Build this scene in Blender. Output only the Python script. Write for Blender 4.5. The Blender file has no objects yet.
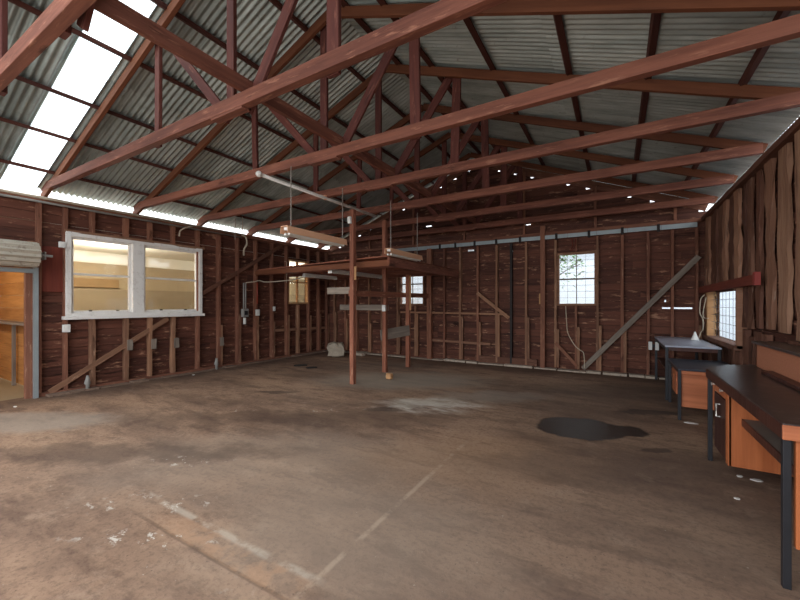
import bpy, bmesh, math, random
from mathutils import Vector, Matrix
R = random.Random(7)
SC = bpy.context.scene
COL = SC.collection
YAW = math.radians(30.58)

# ------------------------------------------------------------------ helpers
def srgb(r, g, b):
    f = lambda c: (c/255/12.92) if c/255 <= .04045 else ((c/255+.055)/1.055)**2.4
    return (f(r), f(g), f(b), 1)

class MB:
    """collects shapes into one mesh"""
    def __init__(self): self.bm = bmesh.new()
    def box(self, x0, x1, y0, y1, z0, z1, m=None):
        v = [self.bm.verts.new(p) for p in ((x0,y0,z0),(x1,y0,z0),(x1,y1,z0),(x0,y1,z0),(x0,y0,z1),(x1,y0,z1),(x1,y1,z1),(x0,y1,z1))]
        if m is not None:
            for q in v: q.co = m @ q.co
        for f in ((3,2,1,0),(4,5,6,7),(0,1,5,4),(1,2,6,5),(2,3,7,6),(3,0,4,7)):
            self.bm.faces.new([v[i] for i in f])
        return self
    def prism(self, pts, z0, z1):
        n = len(pts)
        a = [self.bm.verts.new((p[0],p[1],z0)) for p in pts]; b = [self.bm.verts.new((p[0],p[1],z1)) for p in pts]
        self.bm.faces.new(a[::-1]); self.bm.faces.new(b)
        for i in range(n): self.bm.faces.new((a[i],a[(i+1)%n],b[(i+1)%n],b[i]))
        return self
    def tube(self, pts, r, n=8, cap=True):
        pts = [Vector(p) for p in pts]; rings = []
        up = Vector((0,0,1))
        for i, p in enumerate(pts):
            d = (pts[min(i+1,len(pts)-1)]-pts[max(i-1,0)]).normalized()
            if abs(d.dot(up)) > .97: a = d.cross(Vector((1,0,0))).normalized()
            else: a = d.cross(up).normalized()
            b = d.cross(a).normalized()
            rr = r[i] if isinstance(r,(list,tuple)) else r
            rings.append([self.bm.verts.new(p+a*rr*math.cos(2*math.pi*k/n)+b*rr*math.sin(2*math.pi*k/n)) for k in range(n)])
        for i in range(len(rings)-1):
            for k in range(n):
                self.bm.faces.new((rings[i][k],rings[i][(k+1)%n],rings[i+1][(k+1)%n],rings[i+1][k]))
        if cap:
            self.bm.faces.new(rings[0]); self.bm.faces.new(rings[-1])
        return self
    def rough_bar(self, L, w, h, seg, jit):
        """bar along local x with uneven edges"""
        rings = []
        for i in range(seg+1):
            x = L*i/seg
            rings.append([self.bm.verts.new((x, sy*w/2+R.uniform(-jit,jit), sz*h/2+R.uniform(-jit,jit))) for sy,sz in ((-1,-1),(1,-1),(1,1),(-1,1))])
        for i in range(seg):
            for k in range(4):
                self.bm.faces.new((rings[i][k],rings[i][(k+1)%4],rings[i+1][(k+1)%4],rings[i+1][k]))
        self.bm.faces.new(rings[0]); self.bm.faces.new(rings[-1])
        return self
    def build(self, name, mat, parent=None, loc=None, smooth=False, bevel=0, matrix=None):
        bmesh.ops.recalc_face_normals(self.bm, faces=self.bm.faces[:])
        me = bpy.data.meshes.new(name); self.bm.to_mesh(me); self.bm.free()
        me.materials.append(mat)
        if smooth:
            for p in me.polygons: p.use_smooth = True
        o = bpy.data.objects.new(name, me); COL.objects.link(o)
        if matrix is not None: o.matrix_basis = matrix
        if parent is not None: o.parent = parent
        if loc is not None: o.location = loc
        if bevel:
            b = o.modifiers.new('bevel','BEVEL'); b.width = bevel; b.segments = 2; b.limit_method = 'ANGLE'
        return o

def tag(o, label=None, cat=None, group=None, kind=None):
    if label: o['label'] = label
    if cat: o['category'] = cat
    if group: o['group'] = group
    if kind: o['kind'] = kind
    return o

def thing(name, loc, label, cat, group=None, rz=0):
    o = bpy.data.objects.new(name, None); COL.objects.link(o)
    o.location = loc; o.rotation_euler = (0,0,rz); o.empty_display_size = .1
    return tag(o, label, cat, group)

def bar_matrix(p0, p1, up=(0,0,1)):
    """local x from p0 to p1, local z as near to up as can be"""
    p0, p1 = Vector(p0), Vector(p1)
    x = (p1-p0).normalized(); u = Vector(up)
    y = u.cross(x).normalized(); z = x.cross(y)
    m = Matrix((x,y,z)).transposed().to_4x4(); m.translation = p0
    return m, (p1-p0).length

def bar(name, p0, p1, w, h, mat, parent=None, up=(0,0,1), jit=0, seg=6, bevel=0.004, base=(0,0,0)):
    """timber member: w across (local y), h along up (local z)"""
    m, L = bar_matrix(p0, p1, up)
    mb = MB()
    if jit: mb.rough_bar(L, w, h, seg, jit)
    else: mb.box(0, L, -w/2, w/2, -h/2, h/2)
    m.translation = m.translation-Vector(base)
    return mb.build(name, mat, parent, bevel=0 if jit else bevel, matrix=m)

def smooth_path(pts, n=8):
    pts = [Vector(p) for p in pts]; P = [pts[0]]+pts+[pts[-1]]; out = []
    for i in range(1, len(P)-2):
        for k in range(n):
            t = k/n
            out.append(.5*((2*P[i])+(P[i+1]-P[i-1])*t+(2*P[i-1]-5*P[i]+4*P[i+1]-P[i+2])*t*t+(3*P[i]-P[i-1]-3*P[i+1]+P[i+2])*t**3))
    out.append(pts[-1]); return out

# ------------------------------------------------------------------ materials
class NT:
    def __init__(self, name):
        self.m = bpy.data.materials.new(name); self.m.use_nodes = True
        self.t = self.m.node_tree; self.n = self.t.nodes; self.n.clear()
        self.out = self.n.new('ShaderNodeOutputMaterial')
    def add(self, typ, **kw):
        x = self.n.new(typ)
        for k, v in kw.items(): setattr(x, k, v)
        return x
    def link(self, a, b): self.t.links.new(a, b)
    def val(self, sock, v):
        if isinstance(v, (int, float, tuple)): sock.default_value = v
        else: self.link(v, sock)
    def math(self, op, a, b=None, clamp=False):
        x = self.add('ShaderNodeMath', operation=op, use_clamp=clamp)
        self.val(x.inputs[0], a)
        if b is not None: self.val(x.inputs[1], b)
        return x.outputs[0]
    def mix(self, f, a, b):
        x = self.add('ShaderNodeMix', data_type='RGBA')
        self.val(x.inputs[0], f); self.val(x.inputs[6], a); self.val(x.inputs[7], b)
        return x.outputs[2]
    def ramp(self, f, a, b):
        x = self.add('ShaderNodeMapRange', interpolation_type='SMOOTHSTEP')
        self.val(x.inputs[0], f); x.inputs[1].default_value = a; x.inputs[2].default_value = b
        return x.outputs[0]
    def noise(self, vec, scale, detail=4, rough=.6):
        x = self.add('ShaderNodeTexNoise'); self.link(vec, x.inputs['Vector'])
        x.inputs['Scale'].default_value = scale; x.inputs['Detail'].default_value = detail; x.inputs['Roughness'].default_value = rough
        return x.outputs[0]
    def mapping(self, vec, loc=(0,0,0), rot=(0,0,0), scale=(1,1,1), typ='POINT'):
        x = self.add('ShaderNodeMapping', vector_type=typ); self.link(vec, x.inputs[0])
        self.val(x.inputs[1], loc) if isinstance(loc, tuple) else self.link(loc, x.inputs[1])
        x.inputs[2].default_value = rot; x.inputs[3].default_value = scale
        return x.outputs[0]
    def obj(self):
        if not hasattr(self,'_tc'): self._tc = self.add('ShaderNodeTexCoord')
        return self._tc.outputs['Object']
    def rand_obj(self): return self.add('ShaderNodeObjectInfo').outputs['Random']
    def rand_isl(self): return self.add('ShaderNodeNewGeometry').outputs['Random Per Island']
    def offset(self, vec, f, k=37.0):
        c = self.add('ShaderNodeCombineXYZ')
        s = self.math('MULTIPLY', f, k)
        for i in range(3): self.link(s, c.inputs[i])
        a = self.add('ShaderNodeVectorMath', operation='ADD'); self.link(vec, a.inputs[0]); self.link(c.outputs[0], a.inputs[1])
        return a.outputs[0]
    def finish(self, color, rough=.7, metal=0, bump=None, bump_d=.01, spec=.5):
        p = self.add('ShaderNodeBsdfPrincipled')
        self.val(p.inputs['Base Color'], color); self.val(p.inputs['Roughness'], rough)
        p.inputs['Metallic'].default_value = metal; p.inputs['Specular IOR Level'].default_value = spec
        if bump is not None:
            b = self.add('ShaderNodeBump'); b.inputs['Distance'].default_value = bump_d; b.inputs['Strength'].default_value = .8
            self.link(bump, b.inputs['Height']); self.link(b.outputs[0], p.inputs['Normal'])
        self.link(p.outputs[0], self.out.inputs[0])
        return self.m

def wood(name, dark, light, axis=0, island=False, scuff=None, scale=1.0, rough=.75, vary=.5, spec=.25):
    """grain runs along the object's own axis"""
    t = NT(name); rnd = t.rand_isl() if island else t.rand_obj()
    v = t.offset(t.obj(), rnd)
    s = [22*scale]*3; s[axis] = 1.3*scale
    g = t.noise(t.mapping(v, scale=tuple(s)), 1.0, 5, .65)
    s2 = [5*scale]*3; s2[axis] = .9*scale
    b = t.noise(t.mapping(v, scale=tuple(s2)), 1.0, 3, .6)
    f = t.math('ADD', t.math('MULTIPLY', t.ramp(g, .3, .7), .55), t.math('MULTIPLY', t.ramp(b, .3, .7), .45))
    f = t.math('ADD', t.math('MULTIPLY', f, 1-vary), t.math('MULTIPLY', rnd, vary), clamp=True)
    c = t.mix(f, dark, light)
    if scuff:
        s3 = [(15 if island else 24)*scale]*3; s3[axis] = 3.4*scale
        q = t.noise(t.mapping(v, loc=(5,3,9), scale=tuple(s3)), 1.0, 6, .7)
        c = t.mix(t.math('MULTIPLY', t.ramp(q, .56, .68), .75), c, scuff)
        q2 = t.noise(t.mapping(v, loc=(15,33,9), scale=tuple(s2)), 1.0, 6, .7)
        c = t.mix(t.math('MULTIPLY', t.ramp(q2, .58, .70), .8), c, tuple(x*.3 for x in dark[:3])+(1,))
    return t.finish(c, rough, 0, g, .006, spec)

def plain(name, col, rough=.6, metal=0, var=.15, scale=6, spec=.5, dirt=None):
    t = NT(name); v = t.offset(t.obj(), t.rand_obj())
    n = t.noise(v, scale, 5, .65)
    c = t.mix(n, tuple(x*(1-var) for x in col[:3])+(1,), tuple(min(1,x*(1+var)) for x in col[:3])+(1,))
    if dirt: c = t.mix(t.math('MULTIPLY', t.ramp(t.noise(v, scale*2.3, 6, .7), .52, .68), .7), c, dirt)
    return t.finish(c, rough, metal, n, .003, spec)

M = {}
M['truss'] = wood('red brown timber', srgb(88,50,42), srgb(156,99,79), 0, vary=.25, spec=.3, scuff=srgb(176,122,98))
M['post'] = wood('orange brown post', srgb(106,62,48), srgb(178,114,88), 0, vary=.25, spec=.3, scuff=srgb(196,146,118))
M['web'] = wood('dark red brown timber', srgb(68,36,34), srgb(118,66,56), 0, vary=.3, spec=.3, scuff=srgb(150,98,82))
M['rafter'] = wood('orange brown timber', srgb(84,48,34), srgb(134,82,56), 0, vary=.3)
M['purlin'] = wood('dark red timber', srgb(66,38,34), srgb(98,58,48), 0, vary=.4)
M['stud'] = wood('rough brown stud', srgb(104,72,58), srgb(176,130,100), 0, vary=.5, scuff=srgb(196,158,130))
M['stud_red'] = wood('reddish stud', srgb(102,64,52), srgb(160,108,84), 0, vary=.45, scuff=srgb(182,140,114))
M['slab'] = wood('weathered slab', srgb(88,54,43), srgb(176,130,103), 0, vary=.7, scuff=srgb(160,136,118))
M['slab_dark'] = wood('dark slab', srgb(70,44,36), srgb(122,82,65), 0, vary=.6, scuff=srgb(146,108,88))
M['grey_board'] = wood('grey old board', srgb(98,86,78), srgb(158,144,130), 0, vary=.2)
M['board_x'] = wood('wall boards along x', srgb(58,35,30), srgb(126,79,63), 0, True, scuff=srgb(196,148,118), vary=.45)
M['board_y'] = wood('wall boards along y', srgb(58,35,30), srgb(126,79,63), 1, True, scuff=srgb(196,148,118), vary=.45)
M['orange_board'] = wood('orange varnished boards', srgb(150,100,56), srgb(206,150,92), 0, True, vary=.4)
M['panel'] = wood('orange veneer', srgb(150,78,42), srgb(206,120,72), 2, vary=.15, scale=.7, rough=.45, spec=.4)
M['panel_flat'] = wood('orange veneer flat grain', srgb(150,80,50), srgb(212,130,88), 0, vary=.15, scale=.7, rough=.45, spec=.4)
M['dark_door'] = wood('dark brown veneer', srgb(54,30,26), srgb(88,52,42), 2, vary=.2, scale=.7, rough=.4, spec=.4)
M['chip'] = plain('chipboard', srgb(176,112,82), .8, 0, .25, 60)
M['deck'] = wood('red deck boards', srgb(112,66,52), srgb(168,106,82), 0, True, vary=.5)
M['deck_y'] = wood('red deck boards long', srgb(112,66,52), srgb(168,106,82), 1, True, vary=.5)
M['white'] = plain('worn white paint', srgb(238,234,228), .55, 0, .06, 5, dirt=srgb(206,198,188))
M['white_clean'] = plain('white plastic', srgb(232,230,224), .4, 0, .03)
M['tube'] = plain('white lamp tube', srgb(236,234,226), .35, 0, .02)
M['peach'] = plain('aged enamel', srgb(232,178,140), .5, 0, .1, 5)
M['cream'] = plain('cream conduit', srgb(196,180,158), .55, 0, .12, 9)
M['greypipe'] = plain('grey conduit', srgb(146,142,136), .5, 0, .12, 9)
M['steel_black'] = plain('black painted steel', srgb(44,44,48), .45, .2, .2, 12)
M['top_black'] = plain('dark bench top', srgb(66,54,50), .32, 0, .3, 4, dirt=srgb(98,82,76))
M['top_blue'] = plain('blue black desk top', srgb(60,64,74), .3, 0, .2, 4, dirt=srgb(84,84,90))
M['top_grey'] = plain('grey laminate', srgb(176,180,194), .3, 0, .08, 4)  # base colour lightened to include window light reflected off the top
M['shelf_grey'] = plain('dusty grey shelf', srgb(126,112,102), .7, 0, .15, 7)
M['chrome'] = plain('bright metal', srgb(225,222,215), .3, .3, .05)
M['galv_trim'] = plain('galvanised steel', srgb(158,166,168), .45, .35, .18, 9)
M['roller'] = plain('roller door steel', srgb(178,168,152), .5, .15, .15, 7, dirt=srgb(120,104,90))
M['concrete'] = plain('rough concrete', srgb(170,156,138), .9, 0, .3, 14)
M['kerb'] = plain('chalky footing', srgb(188,172,154), .95, 0, .35, 9, dirt=srgb(84,62,52))
M['dusty'] = plain('dusty brown footing', srgb(128,104,88), .95, 0, .35, 9, dirt=srgb(80,60,52))
M['slab_light'] = wood('pale slab', srgb(112,74,58), srgb(196,154,124), 0, vary=.3, scuff=srgb(120,84,66))
M['tan'] = plain('tan wall lining', srgb(176,156,124), .8, 0, .1, 7)
M['tan_dark'] = plain('brown panel', srgb(152,134,106), .8, 0, .1, 7)
M['ceil_white'] = plain('white ceiling lining', srgb(238,232,214), .8, 0, .03)
M['house'] = plain('white painted boards', srgb(226,232,240), .6, 0, .05, 3)
M['fence'] = plain('pale blue sheet fence', srgb(196,212,232), .5, 0, .06, 4)
M['chip_brown'] = plain('brown cupboard', srgb(150,118,76), .7, 0, .15, 7)
M['leaf'] = plain('green leaf', srgb(92,140,52), .5, 0, .35, 3)
M['bark'] = plain('bark', srgb(92,74,60), .9, 0, .3, 15)
M['dark'] = plain('black scrap', srgb(38,30,28), .7, 0, .3, 12)
M['redend'] = wood('red painted timber', srgb(96,44,36), srgb(134,66,50), 0, vary=.2)
M['wire'] = plain('dull wire', srgb(150,140,130), .5, .2, .1)
M['wire_dark'] = plain('dark mesh wire', srgb(88,86,88), .5, .3, .1)
M['cord'] = plain('pale cord', srgb(206,190,166), .8, 0, .12, 20)
M['ground'] = plain('outside concrete', srgb(168,160,150), .9, 0, .15, 3)
M['pine'] = wood('new pine', srgb(170,124,84), srgb(206,160,116), 0, vary=.3)

def glass_mat():
    t = NT('window glass')
    tr = t.add('ShaderNodeBsdfTransparent'); tr.inputs[0].default_value = (.93,.95,.95,1)
    gl = t.add('ShaderNodeBsdfGlossy'); gl.inputs['Roughness'].default_value = .05
    mx = t.add('ShaderNodeMixShader'); mx.inputs[0].default_value = .06
    t.link(tr.outputs[0], mx.inputs[1]); t.link(gl.outputs[0], mx.inputs[2])
    t.link(mx.outputs[0], t.out.inputs[0]); return t.m
M['glass'] = glass_mat()

def skylight_mat():
    t = NT('translucent roof sheet')
    tl = t.add('ShaderNodeBsdfTranslucent'); tl.inputs[0].default_value = (.86,.93,.92,1)
    tr = t.add('ShaderNodeBsdfTransparent'); tr.inputs[0].default_value = (.9,.95,.95,1)
    mx = t.add('ShaderNodeMixShader'); mx.inputs[0].default_value = .45
    t.link(tl.outputs[0], mx.inputs[1]); t.link(tr.outputs[0], mx.inputs[2])
    t.link(mx.outputs[0], t.out.inputs[0]); return t.m
M['skylight'] = skylight_mat()

def galv_mat():
    t = NT('corrugated galvanised roofing')
    r = t.rand_isl(); v = t.offset(t.obj(), r)
    n = t.noise(t.mapping(v, scale=(.7,4,1)), 1.0, 6, .7)
    n2 = t.noise(v, 9, 6, .75)
    c = t.mix(t.ramp(n, .3, .7), srgb(144,156,154), srgb(204,216,214))
    c = t.mix(t.math('MULTIPLY', r, .35), c, srgb(150,152,148))
    c = t.mix(t.math('MULTIPLY', t.ramp(n2, .58, .72), .5), c, srgb(96,84,72))
    return t.finish(c, .42, .5, n2, .002, .5)
M['galv'] = galv_mat()

def floor_mat():
    t = NT('stained concrete floor')
    P = t.obj()
    dn = t.add('ShaderNodeTexNoise'); t.link(P, dn.inputs['Vector']); dn.inputs['Scale'].default_value = 2.2; dn.inputs['Detail'].default_value = 6
    dn.inputs['Roughness'].default_value = .62
    sub = t.add('ShaderNodeVectorMath', operation='SUBTRACT'); t.link(dn.outputs['Color'], sub.inputs[0]); sub.inputs[1].default_value = (.5,.5,.5)
    def warped(a):
        s = t.add('ShaderNodeVectorMath', operation='SCALE'); t.link(sub.outputs[0], s.inputs[0]); s.inputs['Scale'].default_value = a
        q = t.add('ShaderNodeVectorMath', operation='ADD'); t.link(P, q.inputs[0]); t.link(s.outputs[0], q.inputs[1]); return q.outputs[0]
    def blob(cx, cy, rx, ry, amp=.5, soft=.5, ang=YAW):
        m = t.mapping(warped(amp), (cx,cy,0), (0,0,ang), (rx,ry,1), 'TEXTURE')
        s = t.add('ShaderNodeVectorMath', operation='MULTIPLY'); t.link(m, s.inputs[0]); s.inputs[1].default_value = (1,1,0)
        l = t.add('ShaderNodeVectorMath', operation='LENGTH'); t.link(s.outputs[0], l.inputs[0])
        return t.ramp(l.outputs['Value'], 1+soft*.5, 1-soft*.5)
    big = t.noise(t.mapping(P, rot=(0,0,-YAW), scale=(.4,1.1,1)), 1.0, 5, .6)
    mid = t.noise(t.mapping(P, rot=(0,0,-YAW-.35), scale=(1.5,4.6,1)), 1.0, 8, .72)
    mid2 = t.noise(t.mapping(P, loc=(7,2,1)), 4.2, 8, .72)
    fine = t.noise(P, 26, 6, .78)
    c = t.mix(t.ramp(big, .34, .66), srgb(134,106,88), srgb(176,142,116))
    c = t.mix(t.math('MULTIPLY', t.ramp(mid, .47, .64), .55), c, srgb(98,73,60))
    c = t.mix(t.math('MULTIPLY', t.ramp(mid2, .53, .68), .3), c, srgb(192,164,140))
    c = t.mix(t.math('MULTIPLY', t.ramp(mid2, .47, .36), .3), c, srgb(100,76,64))
    c = t.mix(t.math('MULTIPLY', t.ramp(fine, .45, .68), .5), c, srgb(84,66,56))
    sp = t.noise(P, 42, 3, .6)
    c = t.mix(t.math('MULTIPLY', t.ramp(sp, .67, .72), .75), c, srgb(50,40,36))
    sp2 = t.noise(t.mapping(P, loc=(9,4,2)), 24, 4, .65)
    c = t.mix(t.math('MULTIPLY', t.ramp(sp2, .69, .74), .8), c, srgb(220,208,192))
    def over(c, f, k, col): return t.mix(t.math("MULTIPLY", f, k), c, col)
    # worn lighter and greyer areas
    c = over(c, blob(-3.6,6.3,1.5,.75,.9,1.0), .65, srgb(160,150,136))
    lite = t.ramp(mid, .3, .62)
    c = over(c, t.math('MULTIPLY', blob(-2.35,4.9,.75,.38,.9,1.0), t.math('SUBTRACT', 1.0, lite)), 1.0, srgb(222,214,202))
    c = over(c, blob(-2.5,5.0,.55,.22,.8,1.0), .45, srgb(196,188,174))
    c = over(c, blob(-1.7,5.9,.8,.3,.8,1.0), .5, srgb(178,166,152))
    c = over(c, blob(-2.9,2.4,1.5,.7,1.2,1.2), .35, srgb(180,162,144))
    c = over(c, blob(-1.5,1.9,.9,.6,1.0,1.2), .35, srgb(186,166,146))
    c = over(c, blob(-6.6,1.5,1.2,.40,.6,.6), .5, srgb(170,160,148))
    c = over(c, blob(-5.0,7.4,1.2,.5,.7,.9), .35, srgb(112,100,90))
    c = over(c, blob(-1.2,3.4,1.0,.6,1.0,1.2), .3, srgb(172,134,100))
    # dark stains
    c = over(c, blob(-3.0,3.8,1.2,.35,1.2,1.0), .55, srgb(88,66,54))
    c = over(c, blob(-4.6,2.9,1.2,.28,1.2,1.0), .5, srgb(90,68,56))
    c = over(c, blob(-4.3,1.75,1.6,.22,1.0,1.0), .55, srgb(84,64,54))
    c = over(c, blob(-2.85,4.35,.3,.12,.4,.7), .7, srgb(78,60,50))
    c = over(c, blob(-5.0,4.3,.35,.1,.4,.7), .7, srgb(74,56,48))
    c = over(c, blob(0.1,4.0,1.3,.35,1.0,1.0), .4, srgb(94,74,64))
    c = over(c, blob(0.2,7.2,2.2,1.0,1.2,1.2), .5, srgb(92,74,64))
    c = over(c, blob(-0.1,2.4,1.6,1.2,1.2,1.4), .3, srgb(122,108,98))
    p1 = blob(-.42,4.95,.50,.42,.45,.14); p2 = blob(-.02,5.02,.36,.22,.45,.16)
    pud = t.math('MAXIMUM', p1, p2)
    ring = blob(-.3,4.95,.95,.8,.4,.6)
    c = over(c, ring, .25, srgb(100,80,68))
    c = over(c, pud, .93, srgb(46,38,34))
    pd2 = blob(.38,6.1,.42,.17,.5,.6)
    c = over(c, pd2, .75, srgb(66,54,48))
    c = over(c, blob(.35,4.55,.16,.06,.3,.5), .7, srgb(70,54,48))
    # edges of the slab, darker towards the left and back walls
    sx = t.add('ShaderNodeSeparateXYZ'); t.link(warped(.35), sx.inputs[0])
    wall = t.math('MAXIMUM', t.ramp(sx.outputs[0], -7.1, -7.9), t.ramp(sx.outputs[1], 8.1, 9.0))
    c = over(c, wall, .6, srgb(74,58,50))
    # joints between pours
    sj = t.add('ShaderNodeSeparateXYZ'); t.link(warped(.03), sj.inputs[0])
    jx = t.ramp(t.math('ABSOLUTE', t.math('ADD', sj.outputs[0], 1.41)), .028, .008)
    jx = t.math('MULTIPLY', jx, t.ramp(sj.outputs[1], 3.9, 3.6))
    jy = t.ramp(t.math('ABSOLUTE', t.math('SUBTRACT', sj.outputs[1], 1.48)), .04, .01)
    jy = t.math('MULTIPLY', jy, t.ramp(sj.outputs[0], -1.3, -1.5))
    j2 = t.ramp(t.math('ABSOLUTE', t.math('SUBTRACT', sj.outputs[1], 1.30)), .02, .006)
    j2 = t.math('MULTIPLY', j2, t.ramp(sj.outputs[0], -1.3, -1.5))
    brk = t.ramp(t.noise(P, 3.1, 5, .7), .42, .56)
    c = over(c, t.math('MULTIPLY', jx, brk), .45, srgb(204,180,156))
    c = over(c, t.math('MULTIPLY', t.math('MULTIPLY', jy, brk), t.ramp(sj.outputs[0], -3.6, -3.0)), .5, srgb(206,192,174))
    c = over(c, t.math('MULTIPLY', j2, t.ramp(sj.outputs[0], -3.2, -2.7)), .5, srgb(90,68,56))
    band = t.math('MULTIPLY', t.ramp(sj.outputs[1], 1.29, 1.31), t.ramp(sj.outputs[1], 1.47, 1.45))
    band = t.math('MULTIPLY', band, t.math('MULTIPLY', t.ramp(sj.outputs[0], -1.35, -1.5), t.ramp(sj.outputs[0], -2.9, -2.5)))
    c = over(c, t.math('MULTIPLY', band, t.ramp(mid2, .40, .56)), .45, srgb(196,152,118))
    # chalky chips
    chip = t.ramp(t.noise(t.mapping(P, rot=(0,0,-YAW), scale=(1,1.6,1)), 7.0, 6, .72), .57, .63)
    for a in ((-3.5,2.0,.32,.10),(-3.0,1.42,.5,.12),(-3.5,4.0,.4,.10),(-4.6,3.3,.2,.06),(-2.6,1.2,.5,.08),(-1.45,.75,.12,.5),(-2.35,4.95,.7,.3)):
        c = over(c, t.math('MULTIPLY', chip, blob(a[0],a[1],a[2],a[3],.3,1.0)), .85, srgb(218,208,194))
    rough = t.math('SUBTRACT', .82, t.math('MULTIPLY', pud, .42))
    bmp = t.math('ADD', t.math('MULTIPLY', fine, .4), t.math('MULTIPLY', mid, .6))
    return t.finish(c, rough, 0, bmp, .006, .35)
M['floor'] = floor_mat()

# ------------------------------------------------------------------ room dimensions (metres; x across, y into the room)
XL, XR, YB, YF = -8.0, 1.39, 9.075, -0.7
RX = -3.1
def zr(x): return 5.22-.382*abs(x-RX)           # top of the rafters

# floor and ground
mb = MB(); mb.box(-8.2, 1.62, YF, 9.3, -.12, 0); tag(mb.build('floor', M['floor']), 'brown stained concrete floor of the shed', kind='structure')
mb = MB(); mb.box(-30, 30, -25, 40, -.3, -.14); tag(mb.build('ground', M['ground']), kind='structure')

# boards of a wall: along u, rows of boards between z0 and z1, with holes (u0,u1,z0,z1)
def board_rows(mb, u0, u1, z0, z1, holes, place, h=.15, top=None, lap=.020, th=.022, gap=.011, over=0):
    z = z0; k = 0
    while z < z1-1e-4:
        zt = min(z+h, z1)
        cuts = sorted({z, zt, *[q for hh in holes for q in (hh[2], hh[3]) if z+.004 < q < zt-.004]})
        a0, a1 = u0, u1
        if top:
            a0, a1 = top(z+h*.6, u0, u1)
            if a1-a0 < .1: break
        for c0, c1 in zip(cuts, cuts[1:]):
            segs = [(a0, a1)]
            for hh in holes:
                if hh[2] <= c0+.003 and hh[3] >= c1-.003:
                    new = []
                    for s in segs:
                        if hh[1] <= s[0] or hh[0] >= s[1]: new.append(s); continue
                        if hh[0] > s[0]: new.append((s[0], hh[0]))
                        if hh[1] < s[1]: new.append((hh[1], s[1]))
                    segs = new
            for s in segs:
                # butt joints
                pts = [s[0]]; q = s[0]+R.uniform(.6, 2.6)
                while q < s[1]-.4: pts.append(q); q += R.uniform(1.2, 3.0)
                pts.append(s[1])
                for p0, p1 in zip(pts, pts[1:]):
                    place(mb, p0, p1, c0-(over if c0 == z and z > z0 and not any(abs(hh[3]-z) < .03 for hh in holes) else 0), c1-(gap if c1 == zt else 0), lap, th, z)
        z = zt; k += 1

def place_back(mb, u0, u1, z0, z1, lap, th, zrow, y=YB):
    t0 = R.uniform(0,.008)
    f0 = (zrow+.15-z0)/.15*lap; f1 = (zrow+.15-z1)/.15*lap
    v = [mb.bm.verts.new(p) for p in ((u0,y+f0+t0,z0),(u1,y+f0+t0,z0),(u1,y+f0+t0+th,z0),(u0,y+f0+t0+th,z0),(u0,y+f1+t0,z1),(u1,y+f1+t0,z1),(u1,y+f1+t0+th,z1),(u0,y+f1+t0+th,z1))]
    for f in ((3,2,1,0),(4,5,6,7),(0,1,5,4),(1,2,6,5),(2,3,7,6),(3,0,4,7)): mb.bm.faces.new([v[i] for i in f])
def place_side(xw, sgn):
    def place(mb, u0, u1, z0, z1, lap, th, zrow):
        t0 = R.uniform(0,.008)
        f0 = (zrow+.15-z0)/.15*lap; f1 = (zrow+.15-z1)/.15*lap
        X = lambda d: xw+sgn*d
        v = [mb.bm.verts.new(p) for p in ((X(f0+t0),u0,z0),(X(f0+t0),u1,z0),(X(f0+t0+th),u1,z0),(X(f0+t0+th),u0,z0),(X(f1+t0),u0,z1),(X(f1+t0),u1,z1),(X(f1+t0+th),u1,z1),(X(f1+t0+th),u0,z1))]
        for f in ((3,2,1,0),(4,5,6,7),(0,1,5,4),(1,2,6,5),(2,3,7,6),(3,0,4,7)): mb.bm.faces.new([v[i] for i in f])
    return place

W1 = (2.50, 4.76, 1.32, 2.68)        # big window in the left wall (y0,y1,z0,z1)
W2 = (7.36, 8.12, 1.53, 2.75)        # small window in the left wall
W3 = (-1.14, -.41, 1.50, 2.62)       # back wall (x0,x1,z0,z1)
W4 = (-5.32, -4.60, 1.50, 2.62)
W5 = (6.62, 8.42, .94, 1.70)         # right wall
DOOR = (-.2, 2.06, 0, 2.08)

# ---- left wall
def wall_empty(name, label):
    o = bpy.data.objects.new(name, None); COL.objects.link(o); return tag(o, label, kind='structure')
wl = wall_empty('wall_left', 'dark timber side wall with big white window')
mb = MB(); board_rows(mb, YF, 9.1, 0, 3.2, [W1, W2, DOOR], place_side(XL-.1, -1)); mb.build('boarding', M['board_y'], wl)
mb = MB(); board_rows(mb, YF, 9.1, 0, 3.2, [W1, W2, DOOR], place_side(XL-.15, -1), lap=0, th=.012, gap=0, over=.02); mb.build('backing', M['slab_dark'], wl)  # added dark sheet, keeps daylight from showing through the board gaps
left_studs = [2.46,2.836,3.353,3.77,4.21,4.74,5.24,5.735,6.26,6.786,7.30,7.73,8.16,8.59,8.97]
for y in [-.5,-.25]+left_studs+[2.13]:
    inwin = [w for w in (W1, W2) if w[0]+.02 < y < w[1]-.02]
    spans = [(.06, 3.14)] if not inwin else [(.06, inwin[0][2]-.05), (inwin[0][3]+.07, 3.14)]
    if y == -.25: continue
    for a, b in spans:
        low = a < .5 and b > 1.0
        if low and b > 2:
            bar('stud', (XL-.05, y, a), (XL-.05, y, b), .055+R.uniform(-.006,.008), .10, M['stud_red'], wl, up=(1,0,0), jit=.005)
            if y > 5: bar('stud', (XL-.045, y+.055, a), (XL-.045, y+.055, R.uniform(1.0,1.3)), .05, .09, M['stud'], wl, up=(1,0,0), jit=.005)
        else:
            bar('stud', (XL-.05, y, a), (XL-.05, y, b), .06+R.uniform(-.006,.01), .10, M['stud'] if low else M['stud_red'], wl, up=(1,0,0), jit=.005)
for y, z in ((3.40,.62),(3.82,.60),(4.26,.58),(5.29,.52)):
    bar('packing_block', (XL-.03, y, z), (XL-.03, y, z+.2), .09, .10, M['grey_board'], wl, up=(1,0,0), jit=.004, seg=2)
bar('bottom_plate', (XL-.05, 2.1, .03), (XL-.05, 9.05, .03), .10, .06, M['stud_red'], wl, jit=.006, seg=30)
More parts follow.
